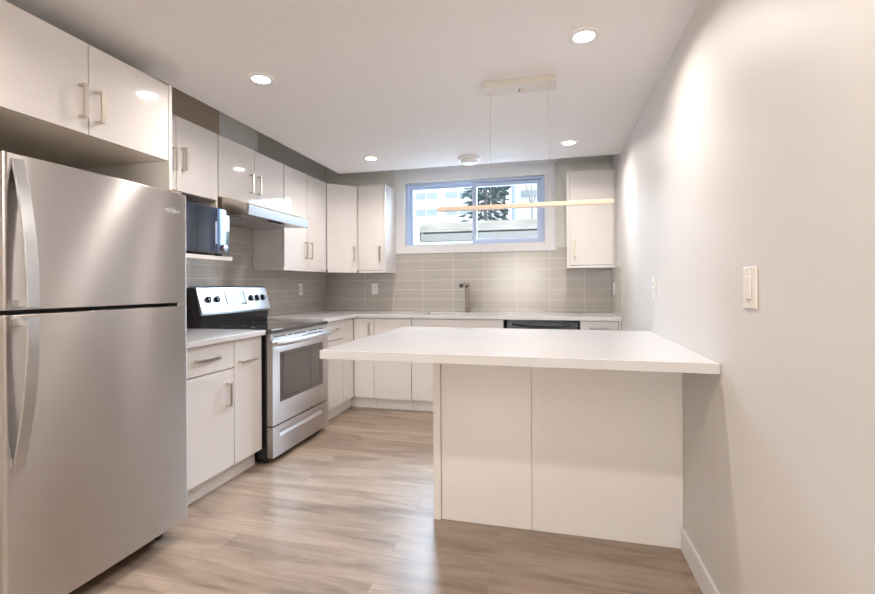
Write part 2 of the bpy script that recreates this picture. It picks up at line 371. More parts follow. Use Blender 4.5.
# --- microwave cabinet: doors above, open niche and shelf below
t = thing('wall_cabinet', (-2.34, 2.25, 1.38), 'white two-door wall cabinet over the microwave niche, half hidden by the fridge', 'cabinet')
carcass(FL, 1.914, 2.578, -.305, 1.768, ZU1, t, GLOSS)
d = front('door', FL, 1.914, 2.232, 1.768, ZU1, t, GLOSS); pull_v(FL, 2.200, 1.88, 2.02, d)
d = front('door', FL, 2.232, 2.578, 1.768, ZU1, t, GLOSS); pull_v(FL, 2.276, 1.897, 2.037, d)
for ya_, yb_ in ((2.560, 2.578), (1.914, 1.930)): mesh('niche_side', box((-2.491, -2.186, ya_, yb_, 1.387, 1.767)), CARC, t)
mesh('shelf', box((-2.491, -2.06, 1.914, 2.560, 1.360, 1.386)), GLOSS, t, .002)
mesh('shelf_cleat', box((-2.491, -2.30, 1.93, 2.40, 1.315, 1.3595)), GLOSS, t)

# --- microwave
t = thing('microwave', (-2.25, 2.27, 1.388), 'black microwave with a mirror-like glass door on the shelf beside the fridge', 'microwave')
mx = -2.05; y0, y1, z0, z1 = 2.03, 2.518, 1.402, 1.684
mesh('housing', box((mx - .36, mx - .024, y0, y1, z0, z1)), BLACK, t, .004)
for xa_ in (mx - .30, mx - .06):
    for ya_ in (y0 + .03, y1 - .06): mesh('foot', box((xa_, xa_ + .03, ya_, ya_ + .03, 1.3865, z0)), DGAP, t)
FM = Fr((mx, 0), (0, 1), (1, 0))
def rounded(F, a0, a1, z0, z1, n0, n1, r, corners=(1, 1, 1, 1)):
    bm = bmesh.new(); P = []
    for (ca, cz, s, on) in ((a1 - r, z1 - r, 0, corners[0]), (a0 + r, z1 - r, 90, corners[1]), (a0 + r, z0 + r, 180, corners[2]), (a1 - r, z0 + r, 270, corners[3])):
        if on:
            for k in range(7): a = math.radians(s + 15 * k); P.append((ca + r * math.cos(a), cz + r * math.sin(a)))
        else:
            P.append((ca + (r if s in (0, 270) else -r), cz + (r if s in (0, 90) else -r)))
    A = [bm.verts.new(F.p(p[0], n0, p[1])) for p in P]; B = [bm.verts.new(F.p(p[0], n1, p[1])) for p in P]
    bm.faces.new(A); bm.faces.new(B[::-1])
    for i in range(len(P)): bm.faces.new((A[i], A[(i + 1) % len(P)], B[(i + 1) % len(P)], B[i]))
    return bm
mesh('door', rounded(FM, y0, 2.405, z0 - .004, z1 + .003, -.023, 0, .014, (0, 1, 1, 0)), DOORG, t, .002)
cp = mesh('control_panel', rounded(FM, 2.408, y1 + .003, z0 - .004, z1 + .003, -.023, 0, .016, (1, 0, 0, 1)), MIRG, t, .002)
mesh('dial', lathe(bmesh.new(), [(.022, 0), (.021, .014), (.018, .017)], (mx, 2.468, 1.438), (1, 0, 0)), CHROME, cp, smooth=False)
mesh('door_grip', box((2.388, 2.4045, 0, .006, 1.46, 1.60), F=FM), CHROME, t, .001)

# --- hood cabinet and range hood
t = thing('wall_cabinet', (-2.34, 2.97, 1.80), 'glossy white two-door wall cabinet mounted above the range hood', 'cabinet')
carcass(FL, 2.584, 3.348, -.305, 1.802, ZU1, t, GLOSS)
d = front('door', FL, 2.584, 2.966, 1.802, ZU1, t, GLOSS); pull_v(FL, 2.911, 1.888, 2.024, d)
d = front('door', FL, 2.966, 3.348, 1.802, ZU1, t, GLOSS); pull_v(FL, 3.000, 1.892, 2.03, d)
t = thing('range_hood', (-2.22, 2.97, 1.675), 'stainless steel range hood with sloped front above the stove', 'range hood')
hy0, hy1 = 2.60, 3.345
mesh('housing', prism([(-2.491, 1.7995), (-2.19, 1.7995), (-2.13, 1.795), (-2.06, 1.777), (-1.975, 1.744), (-1.975, 1.676), (-2.491, 1.676)], 'Y', hy0, hy1), NICKEL, t, .002)
mesh('front_lip', prism([(-1.9745, 1.746), (-1.955, 1.738), (-1.962, 1.672), (-1.9745, 1.671)], 'Y', hy0 - .004, hy1 + .004), PANELS, t, .001)
mesh('filter', box((-2.43, -2.06, hy0 + .05, 2.965, 1.668, 1.6755), (-2.43, -2.06, 2.98, hy1 - .05, 1.668, 1.6755)), STEELB, t, .001)
mesh('switch_panel', box((-2.03, -1.995, 2.90, 3.06, 1.669, 1.6755)), DGAP, t, .001)

# --- tall wall cabinet right of hood
t = thing('wall_cabinet', (-2.34, 3.72, ZU0), 'tall glossy white two-door wall cabinet right of the range hood', 'cabinet')
carcass(FL, 3.352, 4.078, -.305, ZU0, ZU1, t, GLOSS)
d = front('door', FL, 3.352, 3.715, ZU0, ZU1, t, GLOSS); pull_v(FL, 3.678, 1.44, 1.59, d)
d = front('door', FL, 3.715, 4.078, ZU0, ZU1, t, GLOSS); pull_v(FL, 3.765, 1.442, 1.592, d)
mesh('light_rail', box((3.352, 4.078, -.30, -.004, ZU0 - .024, ZU0 - .0005), F=FL), GLOSS, t, .001)

# --- diagonal corner wall cabinet
A = Vector((XU, 4.086)); B = Vector((-1.949, YU)); dd = (B - A).normalized(); nn = Vector((dd.y, -dd.x))
FD = Fr(A, dd, nn); LD = (B - A).length
t = thing('wall_cabinet', (-2.3, 4.4, ZU0), 'diagonal corner wall cabinet with one glossy white door', 'cabinet')
a_ = FD.p(0, -.0215, 0); b_ = FD.p(LD, -.0215, 0)
poly = [(XL + .009, 4.082), (a_.x - .002, 4.082), (a_.x, a_.y), (b_.x, b_.y), (-1.9475, b_.y + .012), (-1.9475, YB - .009), (XL + .009, YB - .009)]
mesh('body', prism(poly, 'Z', ZU0, ZU1), GLOSS, t)
d = front('door', FD, .002, LD - .002, ZU0, ZU1, t, GLOSS); pull_v(FD, LD - .042, 1.447, 1.592, d)
mesh('light_rail', box((.01, LD - .01, -.04, -.004, ZU0 - .024, ZU0 - .0005), F=FD), GLOSS, t, .001)

# --- wall cabinet left of window
t = thing('wall_cabinet', (-1.8, 4.48, ZU0), 'narrow glossy white wall cabinet just left of the window', 'cabinet')
carcass(FB, -1.944, -1.647, -.331, ZU0, ZU1 + .005, t, GLOSS)
d = front('door', FB, -1.944, -1.662, ZU0, ZU1 + .005, t, GLOSS); pull_v(FB, -1.697, 1.445, 1.592, d)
mesh('end_panel', box((-1.6615, -1.643, -.331, .001, ZU0 - .002, ZU1 + .008), F=FB), GLOSS, t, .001)
mesh('light_rail', box((-1.944, -1.643, -.331, -.004, ZU0 - .026, ZU0 - .003), F=FB), GLOSS, t, .001)
# --- wall cabinet right of window
t = thing('wall_cabinet', (.36, 4.48, ZU0 + .01), 'white single-door wall cabinet right of the window beside the right wall', 'cabinet')
carcass(FB, .149, .552, -.331, 1.372, 2.235, t, GLOSS)
d = front('door', FB, .166, .549, 1.372, 2.235, t, SATIN); pull_v(FB, .203, 1.457, 1.60, d)
mesh('end_panel', box((.138, .164, -.331, -.004, 1.370, 2.238), F=FB), GLOSS, t, .001)
mesh('light_rail', box((.138, .552, -.331, -.004, 1.347, 1.3695), F=FB), GLOSS, t, .001)
mesh('filler_strip', box((.5525, .5685, -.331, -.02, 1.355, 2.235), F=FB), SATIN, t)

# ------------------------------------------------------------------ base cabinets
XB, YBB = -1.869, 4.023
GL = Fr((XB, 0), (0, 1), (1, 0)); GB = Fr((0, YBB), (1, 0), (0, -1))
Z0, Z1 = .112, .877
def toe(F, a0, a1, parent, nb): mesh('toe_kick', box((a0, a1, -.072, -.058, .001, Z0 - .001), F=F), SATIN, parent)
t = thing('base_cabinet', (-2.2, 2.12, 0), 'white base cabinet with one drawer over a door, next to the fridge', 'cabinet')
carcass(GL, 1.914, 2.334, -.62, Z0, .880, t); toe(GL, 1.914, 2.334, t, 0)
d = front('drawer', GL, 1.914, 2.334, .712, Z1, t, SATIN); pull_h(GL, 2.025, 2.185, .797, d)
d = front('door', GL, 1.914, 2.334, Z0, .708, t, SATIN); pull_v(GL, 2.268, .49, .63, d)
t = thing('base_cabinet', (-2.2, 2.46, 0), 'narrow white pull-out base cabinet with a horizontal handle, left of the stove', 'cabinet')
carcass(GL, 2.336, 2.60, -.62, Z0, .880, t); toe(GL, 2.336, 2.60, t, 0)
d = front('door', GL, 2.336, 2.60, Z0, Z1, t, SATIN); pull_h(GL, 2.368, 2.52, .738, d)
t = thing('base_cabinet', (-2.2, 3.6, 0), 'white base cabinet with drawer over door, right of the stove', 'cabinet')
carcass(GL, 3.392, 3.80, -.62, Z0, .880, t); toe(GL, 3.392, 3.80, t, 0)
d = front('drawer', GL, 3.392, 3.80, .712, Z1, t, SATIN); pull_h(GL, 3.50, 3.66, .80, d)
d = front('door', GL, 3.392, 3.80, Z0, .708, t, SATIN)
t = thing('base_cabinet', (-2.2, 4.2, 0), 'corner base cabinet with two narrow white doors meeting at the inside corner', 'cabinet')
mesh('body', prism([(XL + .002, 3.802), (XB - .0215, 3.802), (XB - .0215, YBB + .0215), (-1.662, YBB + .0215), (-1.662, YB - .002), (XL + .002, YB - .002)], 'Z', Z0, .880), CARC, t)
mesh('toe_kick', box((XB - .072, XB - .058, 3.802, YBB + .058, .001, Z0 - .001), (XB - .072, -1.662, YBB + .058, YBB + .072, .001, Z0 - .001)), SATIN, t)
front('door', GL, 3.802, YBB - .004, Z0, Z1, t, SATIN)
d = front('door', GB, XB + .004, -1.660, Z0, Z1, t, SATIN); pull_v(GB, -1.70, .70, .83, d)
t = thing('base_cabinet', (-1.47, 4.33, 0), 'white single-door base cabinet just right of the inside corner door', 'cabinet')
carcass(GB, -1.659, -1.283, -.615, Z0, .880, t); toe(GB, -1.659, -1.283, t, 0)
front('door', GB, -1.659, -1.283, Z0, Z1, t, SATIN)
t = thing('base_cabinet', (-.84, 4.33, 0), 'white sink base cabinet between the corner cabinets and the dishwasher', 'cabinet')
mesh('body', box((-1.28, -1.262, -.615, -.0215, Z0, .880), (-.438, -.42, -.615, -.0215, Z0, .880), (-1.262, -.438, -.615, -.0215, Z0, Z0 + .018), (-1.262, -.438, -.615, -.600, Z0, .88), (-1.262, -.438, -.04, -.0215, .78, .88), F=GB), CARC, t); toe(GB, -1.28, -.42, t, 0)
front('false_front', GB, -1.28, -.42, .73, Z1, t, SATIN)
d = front('door', GB, -1.28, -.85, Z0, .727, t, SATIN); pull_v(GB, -.89, .55, .69, d)
d = front('door', GB, -.85, -.42, Z0, .727, t, SATIN); pull_v(GB, -.81, .55, .69, d)
t = thing('dishwasher', (-.09, 4.33, 0), 'built-in black dishwasher under the rear counter, behind the peninsula', 'dishwasher')
mesh('tub', box((-.385, .215, -.58, -.03, .10, .872), F=GB), BLACK, t)
d = mesh('door', box((-.392, .218, -.0285, .002, .115, .765), F=GB), BGLASS, t, .004)
mesh('control_panel', box((-.392, .218, -.0285, .012, .772, .868), F=GB), BGLASS, t, .006)
bm = bmesh.new()
tube(bm, [GB.p(-.34 + .5 * k / 12, .020 + .018 * math.sin(math.pi * k / 12), .842 - .022 * math.sin(math.pi * k / 12)) for k in range(13)], .007)
mesh('handle', bm, BLACK, t, smooth=True)
mesh('kick_plate', box((-.392, .218, -.07, -.06, .005, .10), F=GB), BLACK, t)
t = thing('base_cabinet', (.39, 4.33, 0), 'white base cabinet with a top drawer, right of the dishwasher', 'cabinet')
carcass(GB, .236, .545, -.615, Z0, .880, t); toe(GB, .236, .545, t, 0)
d = front('drawer', GB, .236, .545, .712, Z1, t, SATIN); pull_h(GB, .31, .47, .826, d)
front('door', GB, .236, .545, Z0, .708, t, SATIN)
mesh('filler_strip', box((.5465, .5685, -.10, -.004, Z0, .880), F=GB), SATIN, t)

# ------------------------------------------------------------------ worktops, sink, faucet
CZ0, CZ1 = .8855, .918
SX0, SX1, SY0, SY1 = -1.21, -.50, 4.10, 4.44
mesh('worktop', box((XL + .001, -1.84, 1.913, 2.606, .868, .900)), QUARTZ, bevel=.003, loc=(-2.17, 2.25, .868), label='short white quartz worktop between the fridge and the stove', cat='countertop')
def worktop_L():
    xs = sorted([XL + .001, -1.84, SX0, SX1, XR - .001]); ys = sorted([3.392, 4.0, SY0, SY1, YB - .001])
    bm = bmesh.new(); V = {}
    def inside(i, j):
        x = (xs[i] + xs[i + 1]) / 2; y = (ys[j] + ys[j + 1]) / 2
        if x > -1.84 and y < 4.0: return False
        return not (SX0 < x < SX1 and SY0 < y < SY1)
    def v(i, j, z):
        if (i, j, z) not in V: V[(i, j, z)] = bm.verts.new((xs[i], ys[j], z))
        return V[(i, j, z)]
    C = {(i, j) for i in range(4) for j in range(4) if inside(i, j)}
    for i, j in C:
        for z in (CZ0, CZ1): bm.faces.new([v(i, j, z), v(i + 1, j, z), v(i + 1, j + 1, z), v(i, j + 1, z)])
        for di, dj, e in ((-1, 0, ((i, j), (i, j + 1))), (1, 0, ((i + 1, j), (i + 1, j + 1))), (0, -1, ((i, j), (i + 1, j))), (0, 1, ((i, j + 1), (i + 1, j + 1)))):
            if (i + di, j + dj) not in C: bm.faces.new([v(*e[0], CZ0), v(*e[1], CZ0), v(*e[1], CZ1), v(*e[0], CZ1)])
    return bm
mesh('worktop', worktop_L(), QUARTZ, loc=(-1.0, 4.3, CZ0), bevel=.002, label='long white quartz worktop turning the corner under the window', cat='countertop')
t = thing('kitchen_sink', (-.855, 4.27, .70), 'undermount stainless sink set in the rear worktop below the window', 'sink')
mesh('bowl', box((SX0 - .012, SX0 - .0005, SY0 - .012, SY1 + .012, .70, CZ0 - .001), (SX1 + .0005, SX1 + .012, SY0 - .012, SY1 + .012, .70, CZ0 - .001), (SX0 - .0005, SX1 + .0005, SY0 - .012, SY0 - .0005, .70, CZ0 - .001),
                 (SX0 - .0005, SX1 + .0005, SY1 + .0005, SY1 + .012, .70, CZ0 - .001), (SX0 - .0005, SX1 + .0005, SY0 - .0005, SY1 + .0005, .70, .709)), STEELB, t)
mesh('drain', lathe(bmesh.new(), [(.045, 0), (.04, .004), (.02, .001)], (-.855, 4.3, .709)), CHROME, t)
t = thing('kitchen_faucet', (-.835, 4.52, CZ1), 'square chrome single-lever faucet standing behind the sink', 'faucet')
mesh('base', box((-.861, -.809, 4.494, 4.546, CZ1 + .0005, CZ1 + .028)), FAUCM, t, .003)
mesh('column', box((-.856, -.814, 4.50, 4.542, CZ1 + .028, 1.215)), FAUCM, t, .004)
mesh('spout', prism([(0, 0), (.205, 0), (.205, -.022), (.022, -.022), (0, -.022)], 'Y', 0, .001) if False else box((-.853, -.817, 4.35, 4.50, 1.190, 1.214)), FAUCM, t, .003)
mesh('spray_head', box((-.885, -.853, 4.345, 4.375, 1.170, 1.206)), DGAP, t, .002)
hd = mesh('lever_body', lathe(bmesh.new(), [(.020, 0), (.020, .035), (.016, .040)], (-.814, 4.52, .985), (1, 0, 0), n=24), FAUCM, t, smooth=False)
mesh('lever', box((-.785, -.770, 4.510, 4.530, .980, 1.085)), FAUCM, hd, .002)

# ------------------------------------------------------------------ peninsula
t = thing('peninsula_base', (0, 2.5, 0), 'off-white panelled peninsula base standing against the right wall', 'peninsula')
mesh('end_panel', box((-.588, -.550, 2.207, 2.86, .001, .8745)), SATIN, t, .001)
mesh('back_panel', box((-.5485, -.0985, 2.218, 2.236, .001, .8745)), SATIN, t, .0008)
mesh('back_panel', box((-.0965, XR - .001, 2.218, 2.236, .001, .8745)), SATIN, t, .0008)
mesh('body', box((-.5485, XR - .02, 2.237, 2.84, .10, .8745), (-.5485, XR - .02, 2.237, 2.77, .001, .0995)), CARC, t)
FP = Fr((0, 2.861), (-1, 0), (0, 1))
for a0, a1 in ((-.55, -.18), (-.18, .18), (.18, .548)):
    d = front('door', FP, a0, a1, .11, .872, t, SATIN); pull_v(FP, a0 + .05, .66, .80, d)
mesh('worktop', box((-.974, XR - .001, 1.752, 2.888, .876, .914)), QUARTZ, bevel=.002, loc=(-.2, 2.3, .876), label='wide white quartz peninsula top overhanging its base at the front and left', cat='countertop')

# ------------------------------------------------------------------ refrigerator
t = thing('refrigerator', (-2.1, 1.43, 0), 'tall stainless top-freezer refrigerator in the left foreground', 'refrigerator')
fx = -1.70; ry0, ry1 = 1.052, 1.800
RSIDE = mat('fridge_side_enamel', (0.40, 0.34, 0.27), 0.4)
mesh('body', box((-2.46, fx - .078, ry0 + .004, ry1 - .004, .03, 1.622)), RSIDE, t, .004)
mesh('gasket', box((fx - .078, fx - .066, ry0 + .012, ry1 - .012, .09, 1.62)), DGAP, t)
BULGE = .007
def fdoor(z0, z1, rt):
    bm = bmesh.new(); P = []   # plan profile with soft vertical edges
    r = .012
    for cx, cy, s in ((fx - r, ry1 - r, 0), (fx - r, ry0 + r, -90)):
        for k in range(6): a = math.radians(s + (90 - 18 * k)); P.append((cx + r * math.cos(a), cy + r * math.sin(a)))
    P = [P[i] for i in range(6)] + [(fx + BULGE * (1 - (2 * (y - (ry0 + ry1) / 2) / (ry1 - ry0 - 2 * r)) ** 2), y) for y in [ry1 - r - (ry1 - ry0 - 2 * r) * k / 24 for k in range(1, 24)]] + P[6:]
    P += [(fx - .0655, ry0), (fx - .0655, ry1)]
    return prism(P, 'Z', z0, z1, bm)
top = mesh('freezer_door', fdoor(1.116, 1.628, 1), STEEL, t, .002)
low = mesh('fridge_door', fdoor(.085, 1.100, 0), STEEL, t, .002)
mesh('kick_grille', box((fx - .19, fx - .16, ry0 + .01, ry1 - .01, .012, .0295)), DGAP, t)
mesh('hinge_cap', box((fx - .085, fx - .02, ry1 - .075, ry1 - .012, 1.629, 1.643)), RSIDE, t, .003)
mesh('hinge_cap', box((fx - .06, fx - .004, ry1 - .055, ry1 - .002, 1.1015, 1.1145)), NICKEL, t, .002)
for yy in (ry0 + .06, ry1 - .06):
    mesh('foot', lathe(bmesh.new(), [(.02, 0), (.02, .03)], (fx - .12, yy, .0005)), DGAP, t)
def fhandle(zc, ztip, parent):
    n = 14; bm = bmesh.new(); rings = []
    ya, yb = 1.074, 1.110
    for k in range(n + 1):
        s = k / n; z = zc + (ztip - zc) * s
        off = .066 * (1 - s ** 2) + .006; th = .010
        rings.append([bm.verts.new(q) for q in ((fx + off - th, ya, z), (fx + off - th, yb, z), (fx + off, yb, z), (fx + off, ya, z))])
    for i in range(n):
        for k in range(4): bm.faces.new((rings[i][k], rings[i][(k + 1) % 4], rings[i + 1][(k + 1) % 4], rings[i + 1][k]))
    bm.faces.new(rings[0]); bm.faces.new(rings[-1][::-1])
    s = 1 if ztip > zc else -1
    fb(bm, WORLD, fx - .001, fx + .065, ya + .004, yb - .004, *sorted((zc + s * .004, zc + s * .026)))
    return mesh('handle', bm, STEELB, parent, .002)
fhandle(1.124, 1.612, top); fhandle(1.092, .595, low)
FF = Fr((fx + .0035, 0), (0, 1), (1, 0))
lg = text_mesh('Whirlpool', .020, FF, 1.708, .0008, 1.540, .0006, 'logo_lettering', TRIM, top)
bm = bmesh.new()
nseg = 28
rings = []
for k in range(nseg + 1):
    a = math.radians(-160 + 320 * k / nseg)
    c = FF.p(1.702 + .021 * math.sin(a), .001, 1.540 + .012 * math.cos(a)); c2 = FF.p(1.702 + .024 * math.sin(a), .001, 1.540 + .0145 * math.cos(a))
    rings.append((bm.verts.new(c), bm.verts.new(c2), bm.verts.new(c2 + Vector((.001, 0, 0))), bm.verts.new(c + Vector((.001, 0, 0)))))
for i in range(nseg):
    for k in range(4): bm.faces.new((rings[i][k], rings[i][(k + 1) % 4], rings[i + 1][(k + 1) % 4], rings[i + 1][k]))
mesh('logo_ring', bm, TRIM, top)

# ------------------------------------------------------------------ stove
t = thing('electric_range', (-2.15, 2.99, 0), 'stainless electric stove with black glass cooktop and rear control panel', 'stove')
sx = -1.80; sy0, sy1 = 2.616, 3.385
FS = Fr((sx, 0), (0, 1), (1, 0))
mesh('body', box((-2.48, sx - .045, sy0, sy1, .03, .888)), BLACK, t, .002)
for ya_ in (sy0 + .02, sy1 - .05): mesh('foot', box((sx - .10, sx - .07, ya_, ya_ + .03, .0005, .03)), DGAP, t)
mesh('cooktop', box((-2.40, sx - .004, sy0 - .004, sy1 + .004, .8885, .916)), COOKG, t, .005)
for cx, cy, r in ((-1.98, 2.82, .105), (-1.99, 3.19, .085), (-2.24, 2.80, .08), (-2.24, 3.18, .105)):
    bm = bmesh.new(); n = 40; A_ = [bm.verts.new((cx + r * math.cos(2 * math.pi * k / n), cy + r * math.sin(2 * math.pi * k / n), .9164)) for k in range(n)]
    B_ = [bm.verts.new((cx + (r - .003) * math.cos(2 * math.pi * k / n), cy + (r - .003) * math.sin(2 * math.pi * k / n), .9164)) for k in range(n)]
    for k in range(n): bm.faces.new((A_[k], A_[(k + 1) % n], B_[(k + 1) % n], B_[k]))
    mesh('burner_mark', bm, MATS['fridge_side_enamel'], t)
# vent band
mesh('vent_band', box((sy0 + .004, sy1 - .004, -.045, -.012, .842, .887), F=FS), STEELB, t, .002)
mesh('vent_slot', box(*[(a, a + w_, -.013, -.0108, .858, .864) for a, w_ in ((2.66, .13), (2.82, .05), (2.89, .17), (3.09, .13), (3.25, .06))], F=FS), BLACK, t)
# door with window opening
dr = mesh('oven_door', box((sy0 + .004, 2.700, -.043, 0, .262, .840), (3.290, sy1 - .004, -.043, 0, .262, .840), (2.700, 3.290, -.043, 0, .262, .405), (2.700, 3.290, -.043, 0, .752, .840), F=FS), STEEL, t)
wn_ = mesh('oven_window', box((2.7005, 3.2895, -.040, -.004, .4055, .7515), F=FS), OVENW, dr)
mesh('inner_rack_edge', box((2.74, 3.25, -.0038, -.0032, .43, .434), (2.74, 3.25, -.0038, -.0032, .722, .726), (2.74, 2.744, -.0038, -.0032, .434, .722), (3.246, 3.25, -.0038, -.0032, .434, .722), F=FS), BLACK, wn_)
bm = bmesh.new(); n = 20; rings = []
for k in range(n + 1):
    s = k / n; a = sy0 + .014 + (sy1 - sy0 - .028) * s; off = .028 + .028 * math.sin(math.pi * s) ** .5
    rings.append([bm.verts.new(FS.p(a, off + q, z)) for q, z in ((-.012, .806), (.004, .802), (.010, .818), (.004, .836), (-.012, .832))])
for i in range(n):
    for k in range(5): bm.faces.new((rings[i][k], rings[i][(k + 1) % 5], rings[i + 1][(k + 1) % 5], rings[i + 1][k]))
bm.faces.new(rings[0]); bm.faces.new(rings[-1][::-1])
fb(bm, FS, sy0 + .016, sy0 + .040, -.001, .020, .806, .832); fb(bm, FS, sy1 - .040, sy1 - .016, -.001, .020, .806, .832)
mesh('handle', bm, STEELB, dr, .002)
gz0, gz1, ga0, ga1 = .172, .212, 2.70, 3.29
dw = mesh('storage_drawer', box((sy0 + .004, ga0, -.043, 0, .045, .252), (ga1, sy1 - .004, -.043, 0, .045, .252), (ga0, ga1, -.043, 0, .045, gz0), (ga0, ga1, -.043, 0, gz1, .252), F=FS), STEEL, t)
bm = bmesh.new()
hexa(bm, [FS.p(ga0, -.040, gz0), FS.p(ga1, -.040, gz0), FS.p(ga1, -.002, gz0), FS.p(ga0, -.002, gz0), FS.p(ga0, -.040, gz1), FS.p(ga1, -.040, gz1), FS.p(ga1, -.030, gz1), FS.p(ga0, -.030, gz1)])
mesh('finger_groove', bm, STEELB, dw)
# backguard
bgd = mesh('backguard', prism([(-2.49, .8885), (-2.375, .8885), (-2.365, 1.005), (-2.40, 1.19), (-2.425, 1.20), (-2.49, 1.20)], 'Y', sy0 + .004, sy1 - .004), BLACK, t, .002)
FXP = [(-2.352, 1.003), (-2.345, 1.020), (-2.398, 1.200), (-2.418, 1.212), (-2.455, 1.212), (-2.455, 1.2015), (-2.4255, 1.2015), (-2.3985, 1.19), (-2.3645, 1.003)]
cpn = mesh('control_panel', prism(FXP, 'Y', sy0 - .004, sy1 + .004), PANELS, t, .001)
# tilted frame on the control panel
p0 = Vector((-2.345, 0, 1.020)); p1 = Vector((-2.398, 0, 1.200)); up = (p1 - p0).normalized(); nrm = Vector((up.z, 0, -up.x))
def tp(a, s, n): return Vector((0, a, 0)) + p0 + up * s + nrm * n
for yk in (2.70, 2.785, 3.165, 3.24, 3.312):
    bm = bmesh.new(); c = tp(yk, .098, .0)
    lathe(bm, [(.027, 0), (.026, .004)], c, nrm, 24); lathe(bm, [(.022, .004), (.020, .022)], c, nrm, 24)
    kb = mesh('knob', bm, BLACK, cpn)
    b2 = bmesh.new(); hexa(b2, [tp(yk - .004, .080, .022), tp(yk + .004, .080, .022), tp(yk + .004, .116, .022), tp(yk - .004, .116, .022), tp(yk - .003, .080, .030), tp(yk + .003, .080, .030), tp(yk + .003, .116, .030), tp(yk - .003, .116, .030)])
    mesh('knob_grip', b2, STEELB, kb)
bm = bmesh.new(); hexa(bm, [tp(2.88, .05, 0), tp(3.085, .05, 0), tp(3.085, .155, 0), tp(2.88, .155, 0), tp(2.88, .05, .002), tp(3.085, .05, .002), tp(3.085, .155, .002), tp(2.88, .155, .002)])
ds = mesh('display', bm, DISPLAY, cpn)
bm = bmesh.new()
for a0, a1, s0, s1 in ((2.874, 3.092, .153, .160), (2.874, 2.881, .05, .160), (3.083, 3.096, .05, .160), (3.035, 3.096, .046, .062)):
    hexa(bm, [tp(a0, s0, 0), tp(a1, s0, 0), tp(a1, s1, 0), tp(a0, s1, 0), tp(a0, s0, .003), tp(a1, s0, .003), tp(a1, s1, .003), tp(a0, s1, .003)])
mesh('display_bezel', bm, BLACK, ds)

for o in list(COL.objects):      # real unit heights: the run beside the fridge and the stove stand a little lower
    if o.parent is None and o.type == 'EMPTY':
        if o.name.startswith('electric_range') or (o.name.startswith('base_cabinet') and o.location.y < 3): o.scale = (1, 1, .985)
        elif o.name.startswith(('base_cabinet', 'dishwasher')): o.scale = (1, 1, 1.0035)
# ------------------------------------------------------------------ switches and outlets
def plate(F, a, z, label, kind, hw=.036, hh=.060, m=PLASTIC):
    c = F.p(a, 0, z)
    t = thing('light_switch' if kind == 'switch' else 'power_outlet', c, label, 'light switch' if kind == 'switch' else 'electrical outlet')
    mesh('cover_plate', box((a - hw, a + hw, .0005, .006, z - hh, z + hh), F=F), m, t, .002)
    if kind == 'switch':
        mesh('rocker', box((a - .017, a + .017, .006, .010, z - .033, z + .033), F=F), m, t, .0015)
        for zs in (z + .046, z - .046): mesh('screw', box((a - .003, a + .003, .0058, .007, zs - .003, zs + .003), F=F), NICKEL, t)
    else:
        for dz in (-.02, .02):
            r = mesh('receptacle', box((a - .016, a + .016, .006, .0085, z + dz - .013, z + dz + .013), F=F), m, t, .001)
            mesh('slot', box((a - .008, a - .005, .0084, .0088, z + dz - .005, z + dz + .006), (a + .005, a + .008, .0084, .0088, z + dz - .005, z + dz + .006), F=F), DGAP, r)
    return t
FRW = Fr((XR, 0), (0, 1), (-1, 0)); FRT = Fr((XR - .008, 0), (0, 1), (-1, 0)); FLT = Fr((XL + .008, 0), (0, 1), (1, 0)); FBT = Fr((0, YB - .008), (1, 0), (0, -1))
plate(FRW, 1.502, 1.180, 'ivory light switch on the right wall above the peninsula front', 'switch', .044, .061, IVORY)
plate(FRW, 2.775, 1.173, 'small white wall plate on the right wall above the peninsula rear edge', 'outlet', .036, .060)
plate(FRT, 4.40, 1.155, 'white outlet on the short tiled return beside the right wall', 'outlet')
plate(FLT, 4.10, 1.158, 'white outlet on the left tiled wall right of the stove', 'outlet')
plate(FBT, -1.895, 1.158, 'white outlet on the rear tiles below the cabinet left of the window', 'outlet')

# ------------------------------------------------------------------ smoke detector and pendant
t = thing('smoke_detector', (-.695, 3.86, ZC - .05), 'white round smoke detector on the ceiling in front of the window', 'smoke detector')
mesh('base', lathe(bmesh.new(), [(.098, 0), (.098, -.012), (.088, -.020)], (-.695, 3.86, ZC - .001), n=40), TRIM, t)
mesh('cover', lathe(bmesh.new(), [(.075, 0), (.072, -.018), (.058, -.030), (.03, -.034)], (-.695, 3.86, ZC - .0215), n=40), PLASTIC, t)
t = thing('linear_pendant_light', (-.165, 2.50, 1.620), 'slim champagne bar pendant hanging on two wires over the peninsula', 'pendant light')
py = 2.50
mesh('canopy', box((-.358, .027, py - .060, py + .060, ZC - .034, ZC - .0005)), mat('canopy_cream', (0.66, 0.61, 0.55), 0.4), t, .002)
mesh('canopy_knob', lathe(bmesh.new(), [(.007, 0), (.007, -.014), (.004, -.018)], (-.167, py, ZC - .034), n=16), NICKEL, t)
bar = mesh('light_bar', box((-.636, .321, py - .0105, py + .0105, 1.617, 1.639)), BARM, t, .002)
mesh('diffuser', box((-.626, .311, py - .008, py + .008, 1.6145, 1.6168)), IVORY, bar)
for xx in (-.327, -.012):
    w_ = mesh('suspension_wire', tube(bmesh.new(), [(xx, py, 1.647), (xx, py, ZC - .034)], .0011, 6), NICKEL, t)
    mesh('wire_grip', lathe(bmesh.new(), [(.004, 0), (.004, .014), (.002, .018)], (xx, py, 1.639), n=12), NICKEL, w_)

